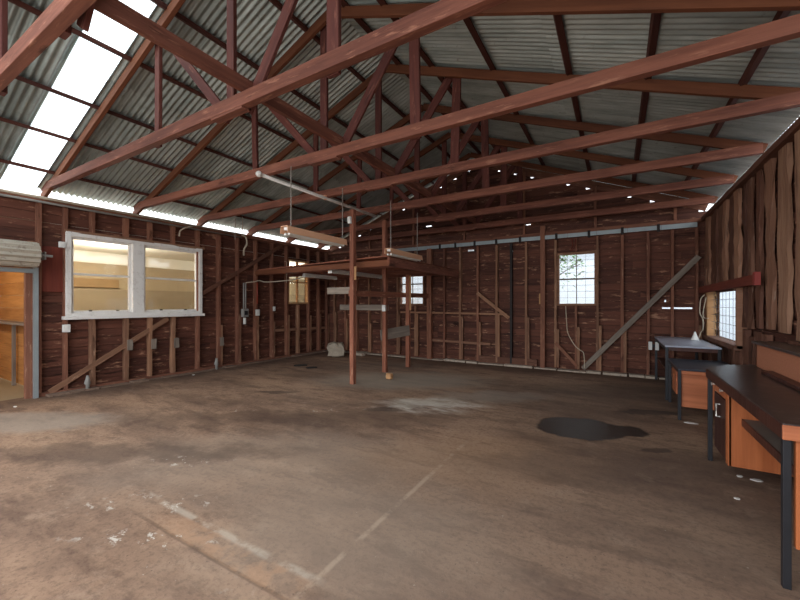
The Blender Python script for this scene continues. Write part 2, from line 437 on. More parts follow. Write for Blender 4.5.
bar('top_plate', (XL-.05, YF, 3.205), (XL-.05, 9.05, 3.205), .10, .08, M['stud_red'], wl, jit=.003, seg=30)
bar('brace', (XL-.01, 2.25, .05), (XL-.01, 4.10, 1.20), .022, .09, M['stud'], wl, up=(0,-.5,1))
bar('brace', (XL-.01, 4.80, 1.72), (XL-.01, 7.10, 3.12), .022, .09, M['slab_dark'], wl, up=(0,-.5,1))
bar('nogging', (XL-.05, 6.8, .78), (XL-.05, 8.95, .74), .05, .07, M['slab'], wl, jit=.004, seg=8)
bar('window_head_batten', (XL+.005, 2.44, 2.74), (XL+.005, 4.86, 2.74), .05, .05, M['stud'], wl, jit=.003)
bar('dark_sheet', (XL-.06, 2.30, 1.7), (XL-.06, 2.30, 2.45), .36, .02, M['redend'], wl, up=(1,0,0))

# ---- back wall (with its gable)
wb = wall_empty('wall_back', 'dark timber end wall with gable')
slits = [(.79,1.28,1.402,1.432),(-3.34,-3.16,2.865,2.91),(-1.87,-1.76,3.385,3.41),(-4.55,-4.37,3.63,3.66),(.83,.86,1.54,1.58),(-2.2,-2.17,2.78,2.80)]
mb = MB()
def gable(z, a, b):
    half = (5.10-z)/.382
    return (a, b) if z < 3.3 else (max(a, RX-half), min(b, RX+half))
board_rows(mb, -8.12, 1.56, 0, 5.2, [W3, W4]+slits, place_back, top=gable); mb.build('boarding', M['board_x'], wb)
mb = MB(); board_rows(mb, -8.12, 1.56, 0, 5.2, [W3, W4]+slits, lambda *a: place_back(*a, y=YB+.05), top=gable, lap=0, th=.012, gap=0, over=.02); mb.build('backing', M['slab_dark'], wb)  # same added light-blocking sheet behind the end wall boards
back_studs = [-7.75,-7.3,-6.85,-6.4,-5.95,-5.40,-4.82,-3.95,-3.50,-3.03,-2.55,-1.85,-1.20,-.78,-.36,.10,.55,.95,1.33]
for x in back_studs:
    inwin = [w for w in (W3, W4) if w[0] < x < w[1]]
    spans = [(.06, 2.97)] if not inwin else [(.06, inwin[0][2]-.05), (inwin[0][3]+.05, 2.97)]
    mt = M['slab_dark'] if x == -2.1 else (M['stud'] if R.random() < .45 else M['stud_red'])
    for a, b in spans:
        bar('stud', (x, YB-.045, a), (x, YB-.045, b), .048+R.uniform(-.006,.008), .09, mt, wb, up=(0,-1,0), jit=.006, seg=8)
        if a < .1 and R.random() < .7:
            bar('stud', (x+.05, YB-.04, a), (x+.05, YB-.04, R.uniform(.9,1.25)), .05, .08, M['stud'], wb, up=(0,-1,0), jit=.005)
bar('dark_stud', (-2.2, YB-.045, .06), (-2.2, YB-.045, 2.97), .05, .09, M['dark'], wb, up=(0,-1,0), jit=.005)
bar('thick_post', (-4.38, YB-.07, 0), (-4.38, YB-.07, 3.0), .13, .11, M['stud_red'], wb, up=(0,-1,0), jit=.006)
bar('thick_post', (-1.47, YB-.08, 0), (-1.47, YB-.08, 3.30), .095, .10, M['stud_red'], wb, up=(0,-1,0), jit=.004)
bar('brace', (-.64, YB-.105, .08), (1.36, YB-.105, 2.42), .025, .10, M['grey_board'], wb, up=(0,-.0,1))
bar('brace', (-3.04, YB-.105, 1.78), (-2.24, YB-.105, 1.16), .022, .08, M['stud'], wb)
bar('brace', (-1.2, YB-.105, .62), (-.75, YB-.105, .12), .022, .07, M['stud_red'], wb)
bar('nogging', (-5.3, YB-.06, 1.27), (-2.3, YB-.06, 1.25), .05, .045, M['stud'], wb, jit=.003)
bar('nogging', (-4.3, YB-.06, .52), (-2.7, YB-.06, .5), .05, .06, M['slab'], wb, jit=.004)
bar('gable_plate', (-8.0, YB-.04, 3.12), (1.5, YB-.04, 3.12), .07, .07, M['stud_red'], wb, jit=.004, seg=30)
bar('dark_plinth', (-3.1, YB-.06, .12), (-1.6, YB-.06, .12), .05, .17, M['slab_dark'], wb)
for x in (-6.4,-4.9,-3.4,-1.9,-.4,1.0):
    bar('gable_stud', (x, YB-.03, 3.16), (x, YB-.03, zr(x)-.12), .05, .06, M['stud_red'], wb, up=(0,-1,0), jit=.004)
for x in [-4.06,-3.62,-3.1,-2.55,-1.98,-1.18,-.52,.1,.72]:
    bar('bracket', (x, YB-.12, 2.95), (x, YB-.12, 3.10), .05, .03, M['dark'], wb, up=(0,-1,0))
for s, xe in ((-1, -8.0), (1, 1.5)):
    bar('rake_board', (RX, YB+.005, zr(RX)-.097), (xe, YB+.005, zr(xe)-.097), .03, .17, M['stud_red'], wb)
# metal strip between the boards and the gable plate
mb = MB()
for i in range(12):
    x0 = -5.5+i*.57; mb.box(x0, x0+.565, YB-.107, YB-.099, 2.985+R.uniform(-.004,.004), 3.075)
tag(mb.build('trim_1', M['galv_trim']), 'galvanised strip along the top of the back wall boards', kind='structure')
# chalky footing along the foot of the back wall
mb = MB(); x = -7.9
while x < 1.3:
    w = R.uniform(.2,.7); h = R.choice([.015,.03,.05,.055]); 
    mb.box(x, min(x+w,1.36), YB-.16-R.uniform(0,.05), YB-.01, 0, h); x += w+R.uniform(0,.04)
tag(mb.build('baseboard_back', M['kerb'], bevel=.008), 'pale crumbling footing at the foot of the back wall', kind='structure')
mb = MB(); y = 2.2
while y < 9:
    w = R.uniform(.2,.6); h = R.choice([.012,.02,.035]); 
    mb.box(XL, XL+.1+R.uniform(0,.08), y, y+w, 0, h); y += w+R.uniform(0,.05)
tag(mb.build('baseboard_left', M['dusty'], bevel=.006), 'dusty footing along the foot of the left wall', kind='structure')

# ---- right wall
wr = wall_empty('wall_right', 'side wall of rough vertical slabs')
mb = MB(); board_rows(mb, YF, 9.1, 0, 3.14, [W5,(8.83,9.0,2.05,2.12)], place_side(XR+.10, 1)); mb.build('boarding', M['board_y'], wr)
mb = MB(); board_rows(mb, YF, 9.1, 0, 3.14, [W5,(8.83,9.0,2.05,2.12)], place_side(XR+.15, 1), lap=0, th=.012, gap=0, over=.02); mb.build('backing', M['slab_dark'], wr)  # added light-blocking sheet, makes the grooves between boards dark
bar('top_plate', (XR+.05, YF, 3.12), (XR+.05, 9.05, 3.12), .10, .07, M['slab_dark'], wr, jit=.004, seg=30)
bar('bottom_plate', (XR+.05, YF, .03), (XR+.05, 9.05, .03), .10, .06, M['slab_dark'], wr, jit=.004, seg=30)
y = -.6
slabs = []
while y < 4.3:
    w = R.uniform(.16,.3); slabs.append((y, y+w)); y += w+R.uniform(.06,.18)
slabs += [(4.58,4.82),(5.06,5.30),(5.50,5.70),(5.86,6.02),(6.16,6.32),(6.44,6.56),(6.68,6.90),(6.96,7.22),(7.30,7.52),(7.58,7.86),(7.94,8.16),(8.24,8.46),(8.54,8.72),(8.80,8.98)]
for a, b in slabs:
    z0 = 1.20+R.uniform(-.05,.05); bright = a in (4.58, 5.06)
    if 6.5 < (a+b)/2 < 8.7: z0 = 1.84
    ry = R.uniform(.0,.03)
    mt = M['slab_light'] if bright else (M['slab'] if R.random() < .45 else M['slab_dark'])
    bar('slab', (XR+.05+ry, (a+b)/2, z0), (XR+.05+ry, (a+b)/2+R.uniform(-.02,.02), 3.09), b-a, .035, mt, wr, up=(1,0,0), jit=.012, seg=9)
y = YF+.1
while y < 8.9:
    w = R.uniform(.12,.24)
    if not (6.45 < y+w/2 < 8.7): bar('slab', (XR+.07, y+w/2, .05), (XR+.07, y+w/2, 1.12+R.uniform(-.04,.05)), w, .045, M['slab_dark'], wr, up=(1,0,0), jit=.01, seg=4)
    else: bar('slab', (XR+.07, y+w/2, .05), (XR+.07, y+w/2, .9), w, .045, M['slab_dark'], wr, up=(1,0,0), jit=.008, seg=4)
    y += w+R.uniform(.03,.16)

# ------------------------------------------------------------------ roof
def corrugated(mb, y0, y1, xa, xb, side, lift=0, pitch=.076, amp=.016, n=8):
    """one sheet: waves along y, running down the slope from xa to xb"""
    ys = []; k = int(round((y1-y0)/pitch*n))
    for i in range(k+1): ys.append(y0+(y1-y0)*i/k)
    rows = []
    for x in (xa, (xa+xb)/2, xb):
        rows.append([mb.bm.verts.new((x, yy, zr(x)+.062+lift+amp*math.sin(2*math.pi*yy/pitch))) for yy in ys])
    for r0, r1 in zip(rows, rows[1:]):
        for i in range(len(ys)-1): mb.bm.faces.new((r0[i], r0[i+1], r1[i+1], r1[i]))
def roof_side(sign, skip):
    mb = MB(); y = YF-.02
    xe = -8.10 if sign < 0 else 1.65
    ys = []
    while y < 9.3: ys.append(y); y += .684
    ys.append(9.3)
    for a, b in zip(ys, ys[1:]):
        if b-a < .05: continue
        segs = [(a, b+.04)]
        if skip:
            segs = []
            if a < skip[0]: segs.append((a, min(b+.04, skip[0]+.02)))
            if b > skip[1]: segs.append((max(a, skip[1]-.02), b+.04))
        for s in segs:
            if s[1]-s[0] < .06: continue
            xm = RX+sign*2.45
            corrugated(mb, s[0], s[1], RX, xm+sign*.08, sign, .006)
            corrugated(mb, s[0], s[1], xm, xe, sign, 0)
    return mb
SKY = (1.69, 2.13)
tag(roof_side(-1, SKY).build('ceiling', M['galv'], smooth=True), 'corrugated iron roof slope with the skylight strip', kind='structure')
tag(roof_side(1, None).build('ceiling.001', M['galv'], smooth=True), 'corrugated iron roof slope above the benches', kind='structure')
mb = MB(); corrugated(mb, SKY[0], SKY[1], RX-.02, -8.12, -1, 0)
tag(mb.build('window_6', M['skylight'], smooth=True), 'white translucent skylight sheet in the corrugated roof', kind='structure')
mb = MB()
for s in (-1, 1):
    m = MB
    v = [(RX, zr(RX)+.09), (RX+s*.2, zr(RX+.2)+.085), (RX+s*.2, zr(RX+.2)+.09), (RX, zr(RX)+.098)]
    a = [mb.bm.verts.new((p[0], YF, p[1])) for p in v]; b = [mb.bm.verts.new((p[0], 9.3, p[1])) for p in v]
    for i in range(4): mb.bm.faces.new((a[i], a[(i+1)%4], b[(i+1)%4], b[i]))
    mb.bm.faces.new(a); mb.bm.faces.new(b)
tag(mb.build('trim_2', M['galv_trim']), kind='structure')

# purlins: one thing each
ords = ['first','second','third','fourth','fifth','sixth']
for i, x in enumerate((-7.55,-6.74,-6.0,-5.1,-4.3,-3.5)):
    o = bar('roof_purlin', (x, YF, zr(x)+.024), (x, 9.07, zr(x)+.024), .065, .048, M['purlin'], up=(.36,0,1))
    tag(o, f'dark timber purlin under the skylight slope of the roof, {ords[i]} up from the eave', 'roof beam', 'purlins under the skylight slope')
for i, x in enumerate((1.06,.288,-.487,-1.405,-2.3,-2.85)):
    o = bar('roof_purlin', (x, YF, zr(x)+.024), (x, 9.07, zr(x)+.024), .065, .048, M['purlin'], up=(-.36,0,1))
    tag(o, f'dark timber purlin under the roof slope above the benches, {ords[i]} up from the eave', 'roof beam', 'purlins above the benches')

# ------------------------------------------------------------------ trusses
def truss(y, label, first=False):
    base = Vector((RX, y, 3.40))
    t = thing('roof_truss', base, label, 'roof truss', 'roof trusses')
    def member(name, p0, p1, w, h, mat, dy, up=(0,0,1)):
        return bar(name, (p0[0], y+dy, p0[1]), (p1[0], y+dy, p1[1]), w, h, mat, t, up=up, base=base, bevel=.005)
    j = lambda a: R.uniform(-a, a)
    member('bottom_chord', (-8.09, 3.40+j(.006)), (1.53, 3.40+j(.006)), .08, .125, M['truss'], .04)
    for s in (-1, 1):
        xe = -8.12 if s < 0 else 1.56
        member('rafter', (RX, zr(RX)-.055), (xe, zr(xe)-.055), .05, .115, M['rafter'], .03)
    member('king_post', (-3.27, 3.345), (-3.27, zr(-3.27)-.06), .04, .11, M['web'], .10, up=(1,0,0))
    member('web_post', (-4.63+j(.03), 3.345), (-4.63+j(.02), zr(-4.6)-.02), .04, .10, M['web'], .10, up=(1,0,0))
    member('web_post', (-1.95+j(.03), 3.335), (-1.95+j(.02), zr(-1.95)-.02), .04, .125, M['web'], .10, up=(1,0,0))
    if not first: member('diagonal_web', (-3.36, 3.36), (-4.56, zr(-4.5)-.06), .035, .10, M['web'], .14)
    member('diagonal_web', (-3.10+j(.03), 3.36), (-2.06, zr(-2.06)-.06), .035, .125, M['web'], .14)
    if not first: member('splice_plate', (-3.46, 3.325), (-2.98, 3.325), .09, .022, M['truss'], .045)
    return t
names = ['red-brown timber roof truss in front of the skylight, over the roller door',
         'red-brown timber roof truss landing on the left wall right beside the skylight',
         'red-brown timber roof truss, first one behind the truss beside the skylight',
         'red-brown timber roof truss, third one counted back from the skylight',
         'red-brown timber roof truss, fourth counted back from the skylight, just before the loft shelf',
         'red-brown timber roof truss over the loft shelf, second from the gable wall',
         'red-brown timber roof truss hung last in line before the gable wall']
TY = [.90, 2.17, 3.50, 4.76, 6.07, 7.35, 8.61]
for y, l in zip(TY, names): truss(y, l, y < 1)
o = bar('tie_timber', (-3.0, .2, 3.545), (-3.0, 9.0, 3.545), .045, .135, M['truss'])
tag(o, 'long red-brown timber lying lengthwise on top of all the truss bottom chords', 'roof beam')

# ------------------------------------------------------------------ windows
def frame_boxes(mb, plane, u0, u1, z0, z1, w, depth0, depth1):
    for a, b, c, d in ((u0,u0+w,z0,z1),(u1-w,u1,z0,z1),(u0+w,u1-w,z0,z0+w),(u0+w,u1-w,z1-w,z1)):
        if plane == 'x': mb.box(depth0, depth1, a, b, c, d)
        else: mb.box(a, b, depth0, depth1, c, d)
def pane(name, parent, plane, u0, u1, z0, z1, dpt):
    mb = MB()
    if plane == 'x': mb.box(dpt-.002, dpt+.002, u0, u1, z0, z1)
    else: mb.box(u0, u1, dpt-.002, dpt+.002, z0, z1)
    return mb.build(name, M['glass'], parent)
w1 = wall_empty('window_1', 'large white timber window with two sashes in the left wall')
mb = MB(); frame_boxes(mb, 'x', W1[0]-.05, W1[1]+.05, W1[2]-.05, W1[3]+.05, .075, XL-.12, XL+.03)
mb.box(XL-.10, XL+.035, 3.44, 3.64, W1[2], W1[3]); mb.build('window_frame', M['white'], w1, bevel=.004)
mb = MB(); mb.box(XL-.1, XL+.06, W1[0]-.07, W1[1]+.09, W1[2]-.085, W1[2]-.03); mb.build('sill', M['white'], w1, bevel=.004)
for a, b in ((W1[0]+.025, 3.44), (3.64, W1[1]-.025)):
    mb = MB(); frame_boxes(mb, 'x', a, b, W1[2]+.02, W1[3]-.02, .045, XL-.07, XL-.03); s = mb.build('sash', M['white'], w1, bevel=.003)
    mb = MB(); mb.box(XL-.06, XL-.02, a+.045, b-.045, 2.00, 2.035); mb.build('glazing_bar', M['white'], s)
    for k in (.3,.75):
        mb = MB(); mb.box(XL-.03, XL+.0, a+(b-a)*k-.02, a+(b-a)*k+.02, W1[2]+.05, W1[2]+.075); mb.build('catch', M['dark'], s)
    pane('window_pane', w1, 'x', a+.04, b-.04, W1[2]+.06, 2.0, XL-.05); pane('window_pane', w1, 'x', a+.04, b-.04, 2.035, W1[3]-.06, XL-.05)
w2 = wall_empty('window_2', 'small window of four panes in the left wall behind the loft shelf')
mb = MB(); frame_boxes(mb, 'x', W2[0]-.03, W2[1]+.03, W2[2]-.03, W2[3]+.03, .05, XL-.12, XL-.02)
mb.box(XL-.1, XL-.03, 7.70, 7.735, W2[2], W2[3]); mb.box(XL-.1, XL-.03, W2[0], W2[1], 2.12, 2.15); mb.build('window_frame', M['pine'], w2)
pane('window_pane', w2, 'x', W2[0], W2[1], W2[2], W2[3], XL-.08)
for nm, W, lab in (('window_3', W3, 'white-lit wire mesh window in the back wall with leaves outside'), ('window_4', W4, 'window in the back wall behind the loft shelf posts')):
    w = wall_empty(nm, lab)
    mb = MB(); frame_boxes(mb, 'y', W[0]-.04, W[1]+.04, W[2]-.04, W[3]+.04, .05, YB-.05, YB+.06); mb.build('window_frame', M['stud'], w, bevel=.003)
    mb = MB(); zm = 2.06; mb.box(W[0], W[1], YB+.01, YB+.04, zm-.018, zm+.018)
    mb.box((W[0]+W[1])/2-.008, (W[0]+W[1])/2+.008, YB+.01, YB+.04, W[2], W[3]); mb.build('glazing_bar', M['grey_board'], w)
    mb = MB()
    for k in range(1, 8):
        if k != 4:
            x = W[0]+(W[1]-W[0])*k/8; 
            if k % 2 == 0: mb.tube([(x, YB+.0, W[2]), (x, YB+.0, W[3])], .0025, 5)
        z = W[2]+(W[3]-W[2])*k/8; mb.tube([(W[0], YB+.0, z), (W[1], YB+.0, z)], .0025, 5)
    mb.build('wire_mesh', M['wire_dark'], w)
    pane('window_pane', w, 'y', W[0], W[1], W[2], zm-.018, YB+.025); pane('window_pane', w, 'y', W[0], W[1], zm+.018, W[3], YB+.025)
w5 = wall_empty('window_5', 'low wide wire mesh window in the slab wall above the grey table')
mb = MB(); mb.box(XR-.0, XR+.13, W5[1]-.0, W5[1]+.12, W5[2]-.05, W5[3]+.02); mb.build('side_post', M['pine'], w5, bevel=.004)
mb = MB(); mb.box(XR+.0, XR+.13, W5[0]-.06, W5[0]+.0, W5[2]-.05, W5[3]+.02); mb.build('side_post', M['slab'], w5, bevel=.004)
mb = MB(); mb.box(XR-.03, XR+.13, W5[0]-.06, W5[1]+.16, W5[2]-.07, W5[2]-.0); mb.build('sill', M['slab'], w5, bevel=.004)
mb = MB()
for k in range(1, 9): mb.tube([(XR+.06, W5[0]+(W5[1]-W5[0])*k/9, W5[2]), (XR+.06, W5[0]+(W5[1]-W5[0])*k/9, W5[3])], .003, 5)
for k in range(1, 6): mb.tube([(XR+.06, W5[0], W5[2]+(W5[3]-W5[2])*k/6), (XR+.06, W5[1], W5[2]+(W5[3]-W5[2])*k/6)], .003, 5)
mb.build('wire_mesh', M['wire_dark'], w5)
pane('window_pane', w5, 'x', W5[0], W5[1], W5[2], W5[3], XR+.10)
hb = thing('header_board', (XR-.03, 7.2, 1.79), 'red-brown board with a red painted end nailed above the slab wall window', 'board')
bar('plank', (XR-.028, 8.9, 1.76), (XR-.028, 5.66, 1.78), .045, .12, M['redend'], hb, base=hb.location)
mb = MB(); mb.box(-.024, .026, -1.62, -1.545, -.078, .072); tag(mb.build('painted_end', plain('red paint', srgb(150,58,50), .6), hb), 'bright red painted end')

# ------------------------------------------------------------------ roller door in the left wall
d1 = wall_empty('door_1', 'roller door rolled up above the open doorway')
mb = MB(); n = 28; rings = []
yy0, yy1 = -.25, 2.04
ring = []
for i in range(n):
    a = 2*math.pi*i/n; r = .180+(.016 if i % 2 else -.010); ring.append((XL+.24+r*math.cos(a), 2.26+r*math.sin(a)))
a_ = [mb.bm.verts.new((p[0], yy0, p[1])) for p in ring]; b_ = [mb.bm.verts.new((p[0], yy1, p[1])) for p in ring]
for i in range(n): mb.bm.faces.new((a_[i], a_[(i+1)%n], b_[(i+1)%n], b_[i]))
mb.bm.faces.new(a_); mb.bm.faces.new(b_); mb.build('rolled_curtain', M['roller'], d1)
mb = MB(); mb.tube([(XL+.24, -.4, 2.26), (XL+.24, 2.22, 2.26)], .02, 10); mb.build('axle', M['greypipe'], d1)
mb = MB(); mb.box(XL-.02, XL+.26, 2.12, 2.14, 2.20, 2.32); mb.build('axle_bracket', M['greypipe'], d1)
mb = MB(); mb.box(XL-.0, XL+.05, 2.06, 2.105, 0, 2.08); mb.box(XL+.0, XL+.055, 2.05, 2.061, 0, 2.08); mb.box(XL+.05, XL+.056, 2.05, 2.105, 0, 2.08); mb.build('guide_rail', M['galv_trim'], d1)
mb = MB(); mb.box(XL+.0, XL+.06, -.25, 2.05, 1.99, 2.06); mb.build('head_rail', M['galv_trim'], d1)
bar('jamb', (XL-.06, 2.02, 0), (XL-.06, 2.02, 2.06), .10, .08, M['stud_red'], d1, up=(1,0,0))

# ------------------------------------------------------------------ rooms behind the left wall
def room_box(name, mat, *b, label=None):
    mb = MB(); mb.box(*b); return tag(mb.build(name, mat), label, kind='structure')
room_box('floor_side_room', M['tan_dark'], -11.2, -8.2, -.8, 13.2, -.12, -.005)
wf = room_box('wall_side_room', M['tan'], -11.15, -11.0, 2.35, 13.2, 0, 2.62)
room_box('ceiling_side_room', M['ceil_white'], -11.15, -8.14, 2.3, 13.2, 2.80, 2.86)
room_box('wall_side_room_end', M['tan'], -11.0, -8.2, 13.0, 13.1, 0, 2.8)
mb = MB()
for i in range(34):
    x0 = -10.98+i*.083; mb.box(x0, x0+.078, 2.4, 13, 2.775, 2.80)
tag(mb.build('trim_3', M['ceil_white']), 'white ceiling battens of the side room', kind='structure')
mb = MB(); mb.box(-11.0, -10.97, 2.4, 13, 2.50, 2.8); tag(mb.build('trim_4', M['ceil_white']), kind='structure')
mb = MB(); mb.box(-11.0, -10.93, 2.4, 13.0, 0, 1.87); tag(mb.build('trim_5', M['tan_dark'], bevel=.006), 'brown wainscot of the side room', kind='structure')
mb = MB(); mb.box(-11.0, -10.9, 2.5, 4.40, 1.90, 2.12); tag(mb.build('wall_cupboard', M['chip_brown'], bevel=.01), 'low brown wall cupboard behind the large white window', 'cupboard')
mb = MB()
for i in range(12):
    mb.box(-11.0, -8.16, 2.26, 2.285, .02+i*.235, .02+i*.235+.228)
for i in range(12):
    mb.box(-11.0, -10.97, -.5, 2.25, .02+i*.235, .02+i*.235+.228)
tag(mb.build('wall_orange', M['orange_board']), 'orange varnished boards seen through the doorway', kind='structure')
room_box('ceiling_store', M['tan'], -11.15, -8.14, -.8, 2.3, 2.84, 2.9)
room_box('wall_store_end', M['tan'], -11.0, -8.14, -.6, -.5, 0, 2.84)
mb = MB(); mb.box(-10.95, -8.25, 2.05, 2.25, 1.14, 1.18); tag(mb.build('wall_shelf', M['shelf_grey']), 'grey shelf on the orange boarded wall beyond the doorway', 'shelf')
bar('shelf_post', (-9.58, 2.20, 0), (-9.58, 2.20, 1.14), .05, .05, M['grey_board'], None, up=(1,0,0))
bpy.data.objects['shelf_post'].name = 'upright_batten'; tag(bpy.data.objects['upright_batten'], 'grey upright batten under the shelf beyond the doorway', 'batten')

# ------------------------------------------------------------------ timber rack with loft shelf
rk = thing('timber_rack', (-4.3, 6.5, 0), 'red-brown timber rack of three posts carrying a boarded loft shelf, middle of the floor', 'rack')
B = rk.location
def rb(name, p0, p1, w, h, mat='truss', up=(0,0,1), jit=0): return bar(name, p0, p1, w, h, M[mat], rk, up=up, jit=jit, base=B)
rb('post', (-4.26,5.47,0), (-4.26,5.47,3.27), .085, .09, 'post', up=(1,0,0))
rb('post', (-4.40,6.79,0), (-4.40,6.79,3.34), .085, .09, 'post', up=(1,0,0))
rb('post', (-4.28,7.62,0), (-4.28,7.62,2.2), .085, .09, 'post', up=(1,0,0))
rb('front_beam', (-7.97,6.22,2.30), (-3.5,5.57,2.24), .05, .11, 'rafter')
rb('side_beam', (-3.52,5.55,2.26), (-3.52,8.9,2.26), .05, .16)
mb = MB(); x = -7.85
while x < -3.55:
    w = min(.19, -3.5-x); mb.box(x+4.3, x+w-.008+4.3, 5.55+max(0,-3.5-x)*.146-6.5, 8.95-6.5, 2.355, 2.38); x += .197
mb.build('loft_boards', M['deck_y'], rk)
for y in (6.4,7.2,8.0,8.85): rb('joist', (-7.85,y,2.30), (-3.55,y,2.30), .05, .10)
rb('rail', (-4.33,5.45,1.70), (-4.33,8.8,1.72), .035, .11, 'post')
rb('shelf_plank', (-4.5,5.62,1.74), (-4.5,6.9,1.74), .2, .03, 'grey_board')
rb('shelf_board', (-5.72,6.86,1.42), (-4.36,6.86,1.42), .04, .13, 'grey_board')
rb('upper_board', (-4.95,5.55,1.76), (-4.28,5.55,1.76), .04, .13, 'grey_board')
rb('low_plank', (-4.55,6.85,.80), (-4.22,7.58,.88), .03, .24, 'grey_board')
rb('pale_packer', (-4.215,5.46,1.95), (-4.215,5.46,2.2), .02, .09, 'pine', up=(1,0,0))
rb('pale_packer', (-4.232,7.61,1.35), (-4.232,7.61,2.18), .015, .08, 'pine', up=(1,0,0))

# ------------------------------------------------------------------ lamps
def batten(loc, L, label, chains, kind):
    t = thing('fluorescent_light', loc, label, 'light fitting', 'fluorescent battens')
    if kind == 'trough':
        mb = MB()
        pts = [(-.075,-.05),(-.06,.045),(.06,.045),(.075,-.05),(.068,-.05),(.054,.037),(-.054,.037),(-.068,-.05)]
        a = [mb.bm.verts.new((p[0], 0, p[1])) for p in pts]; b = [mb.bm.verts.new((p[0], L, p[1])) for p in pts]
        for i in range(8): mb.bm.faces.new((a[i], a[(i+1)%8], b[(i+1)%8], b[i]))
        mb.bm.faces.new(a); mb.bm.faces.new(b); mb.build('reflector', M['peach'], t)
        mb = MB(); mb.box(-.035,.035,.03,L-.03,-.005,.034); mb.build('tray', M['white'], t)
        for x in (-.036,.036):
            mb = MB(); mb.tube([(x,.05,-.055),(x,L-.05,-.055)], .018, 10); mb.build('lamp_tube', M['tube'], t, smooth=False)
    else:
        mb = MB(); mb.box(-.035,.035,0,L,0,.05); mb.build('tray', M['white'], t, bevel=.005)
        for x in (-.03,.03):
            mb = MB(); mb.tube([(x,.03,-.022),(x,L-.03,-.022)], .015, 10); mb.build('lamp_tube', M['tube'], t)
        for y in (.012, L-.012):
            mb = MB(); mb.box(-.05,.05,y-.012,y+.012,-.04,.02); mb.build('lamp_holder', M['white_clean'], t)
    for y, dx, top in chains:
        mb = MB(); m = 14
        for k in range(m):
            p = Vector((dx*(1-k/m), y, .045+(top-.045)*k/m)); q = Vector((dx*(1-(k+1)/m), y, .045+(top-.045)*(k+1)/m))
            off = Vector((.004*(k%2),.004*((k+1)%2),0)); mb.tube([p-off,q+off], .007, 5)
        mb.build('hanger', M['wire'], t)
    return t
batten((-3.75,3.36,2.48), 1.22, 'peach fluorescent trough light on two chains above the window side of the floor', [(.12,.0,.86),(1.19,.0,.86)], 'trough')
batten((-3.44,5.40,2.43), 1.20, 'ribbed white fluorescent light on chains just above the loft shelf edge', [(.1,0,.9),(1.1,0,.9)], 'trough')
batten((-5.2,5.90,2.19), 1.95, 'long white fluorescent batten under the loft shelf, passing behind the nearest post', [], 'batten')
batten((-6.5,6.44,2.19), 1.16, 'short white fluorescent batten under the loft shelf towards the left wall', [], 'batten')
t = thing('white_pole', (-4.29,3.42,3.31), 'thin white pole slung lengthwise under the truss bottom chords', 'pole')
mb = MB(); mb.tube([(0,0,0),(0,2.85,0)], .026, 10); mb.build('pipe', M['white'], t, smooth=True)
mb = MB(); mb.tube([(0,-.06,0),(0,-.03,0),(0,.0,0)], [.025,.045,.04], 12); mb.build('end_cap', M['white_clean'], t, smooth=True)
mb = MB(); mb.box(-.02,.02,1.3,1.34,-.03,.045); mb.build('clip', M['peach'], t)

# ------------------------------------------------------------------ pipes, cables and outlets
mb = MB(); mb.tube([(XL+.05, YF, 3.21), (XL+.05, 5.75, 3.21)], .022, 8)
tag(mb.build('conduit_pipe', M['cream'], smooth=True), 'cream conduit pipe along the top of the left wall, upper of the two', 'pipe', 'conduits along the left wall')
mb = MB(); mb.tube([(XL+.045, YF, 3.14), (XL+.045, 5.80, 3.14)], .018, 8)
tag(mb.build('conduit_pipe', M['greypipe'], smooth=True), 'grey conduit pipe along the top of the left wall, lower of the two', 'pipe', 'conduits along the left wall')
mb = MB(); mb.tube(smooth_path([(XL+.05,5.78,3.20),(XL+.08,5.88,3.16),(XL+.06,5.93,3.0),(XL+.05,5.86,2.85),(XL+.05,5.85,2.7)]), .022, 6)
tag(mb.build('cable_tail', M['cream'], smooth=True), 'cable drooping from the far end of the wall conduits', 'cable')
mb = MB(); mb.tube(smooth_path([(XL+.075,4.55,3.18),(XL+.10,4.45,3.15),(XL+.09,4.3,3.05),(XL+.08,4.28,2.92)]), .016, 6)
tag(mb.build('hanging_cable', M['cream'], smooth=True), 'loose cable hooked over the conduits above the large white window', 'cable')
mb = MB()
for dx in (0, .055): mb.tube([(XL+.06, 5.84+dx, 1.35), (XL+.06, 5.84+dx, 2.02)], .018, 6)
sb = thing('isolator_switch', (XL+.06, 5.87, 1.3), 'grey switch box with twin vertical conduits on the left wall', 'switch')
mb2 = mb
for v in mb2.bm.verts: v.co -= sb.location
mb2.build('conduit', M['greypipe'], sb, smooth=True)
mb = MB(); mb.box(-.04,.05,-.08,.08,-.12,.08); mb.build('switch_box', M['greypipe'], sb, bevel=.01)
mb = MB(); mb.box(.05,.06,-.045,.045,-.07,.03); mb.build('cover', M['steel_black'], sb)
mb = MB(); mb.box(-.03,.02,-.02,.02,-.3,-.14); mb.build('plug', M['white_clean'], sb)
mb = MB(); mb.tube(smooth_path([(XL+.06,5.9,2.03),(XL+.10,6.1,2.06),(XL+.10,6.27,2.10),(XL+.16,6.4,2.07),(-7.5,6.5,2.08),(-7.0,6.5,2.10),(-6.55,6.5,2.16)]), .014, 6)
tag(mb.build('feed_cable', M['cream'], smooth=True), 'cable running from the twin conduits to the short batten light', 'cable')
mb = MB(); mb.tube([(XL+.02,6.27,1.5),(XL+.02,6.27,2.06)], .016, 8)
tag(mb.build('red_conduit', plain('red conduit', srgb(150,64,44), .5), smooth=True), 'thin red conduit on a left wall stud above a white outlet', 'pipe')
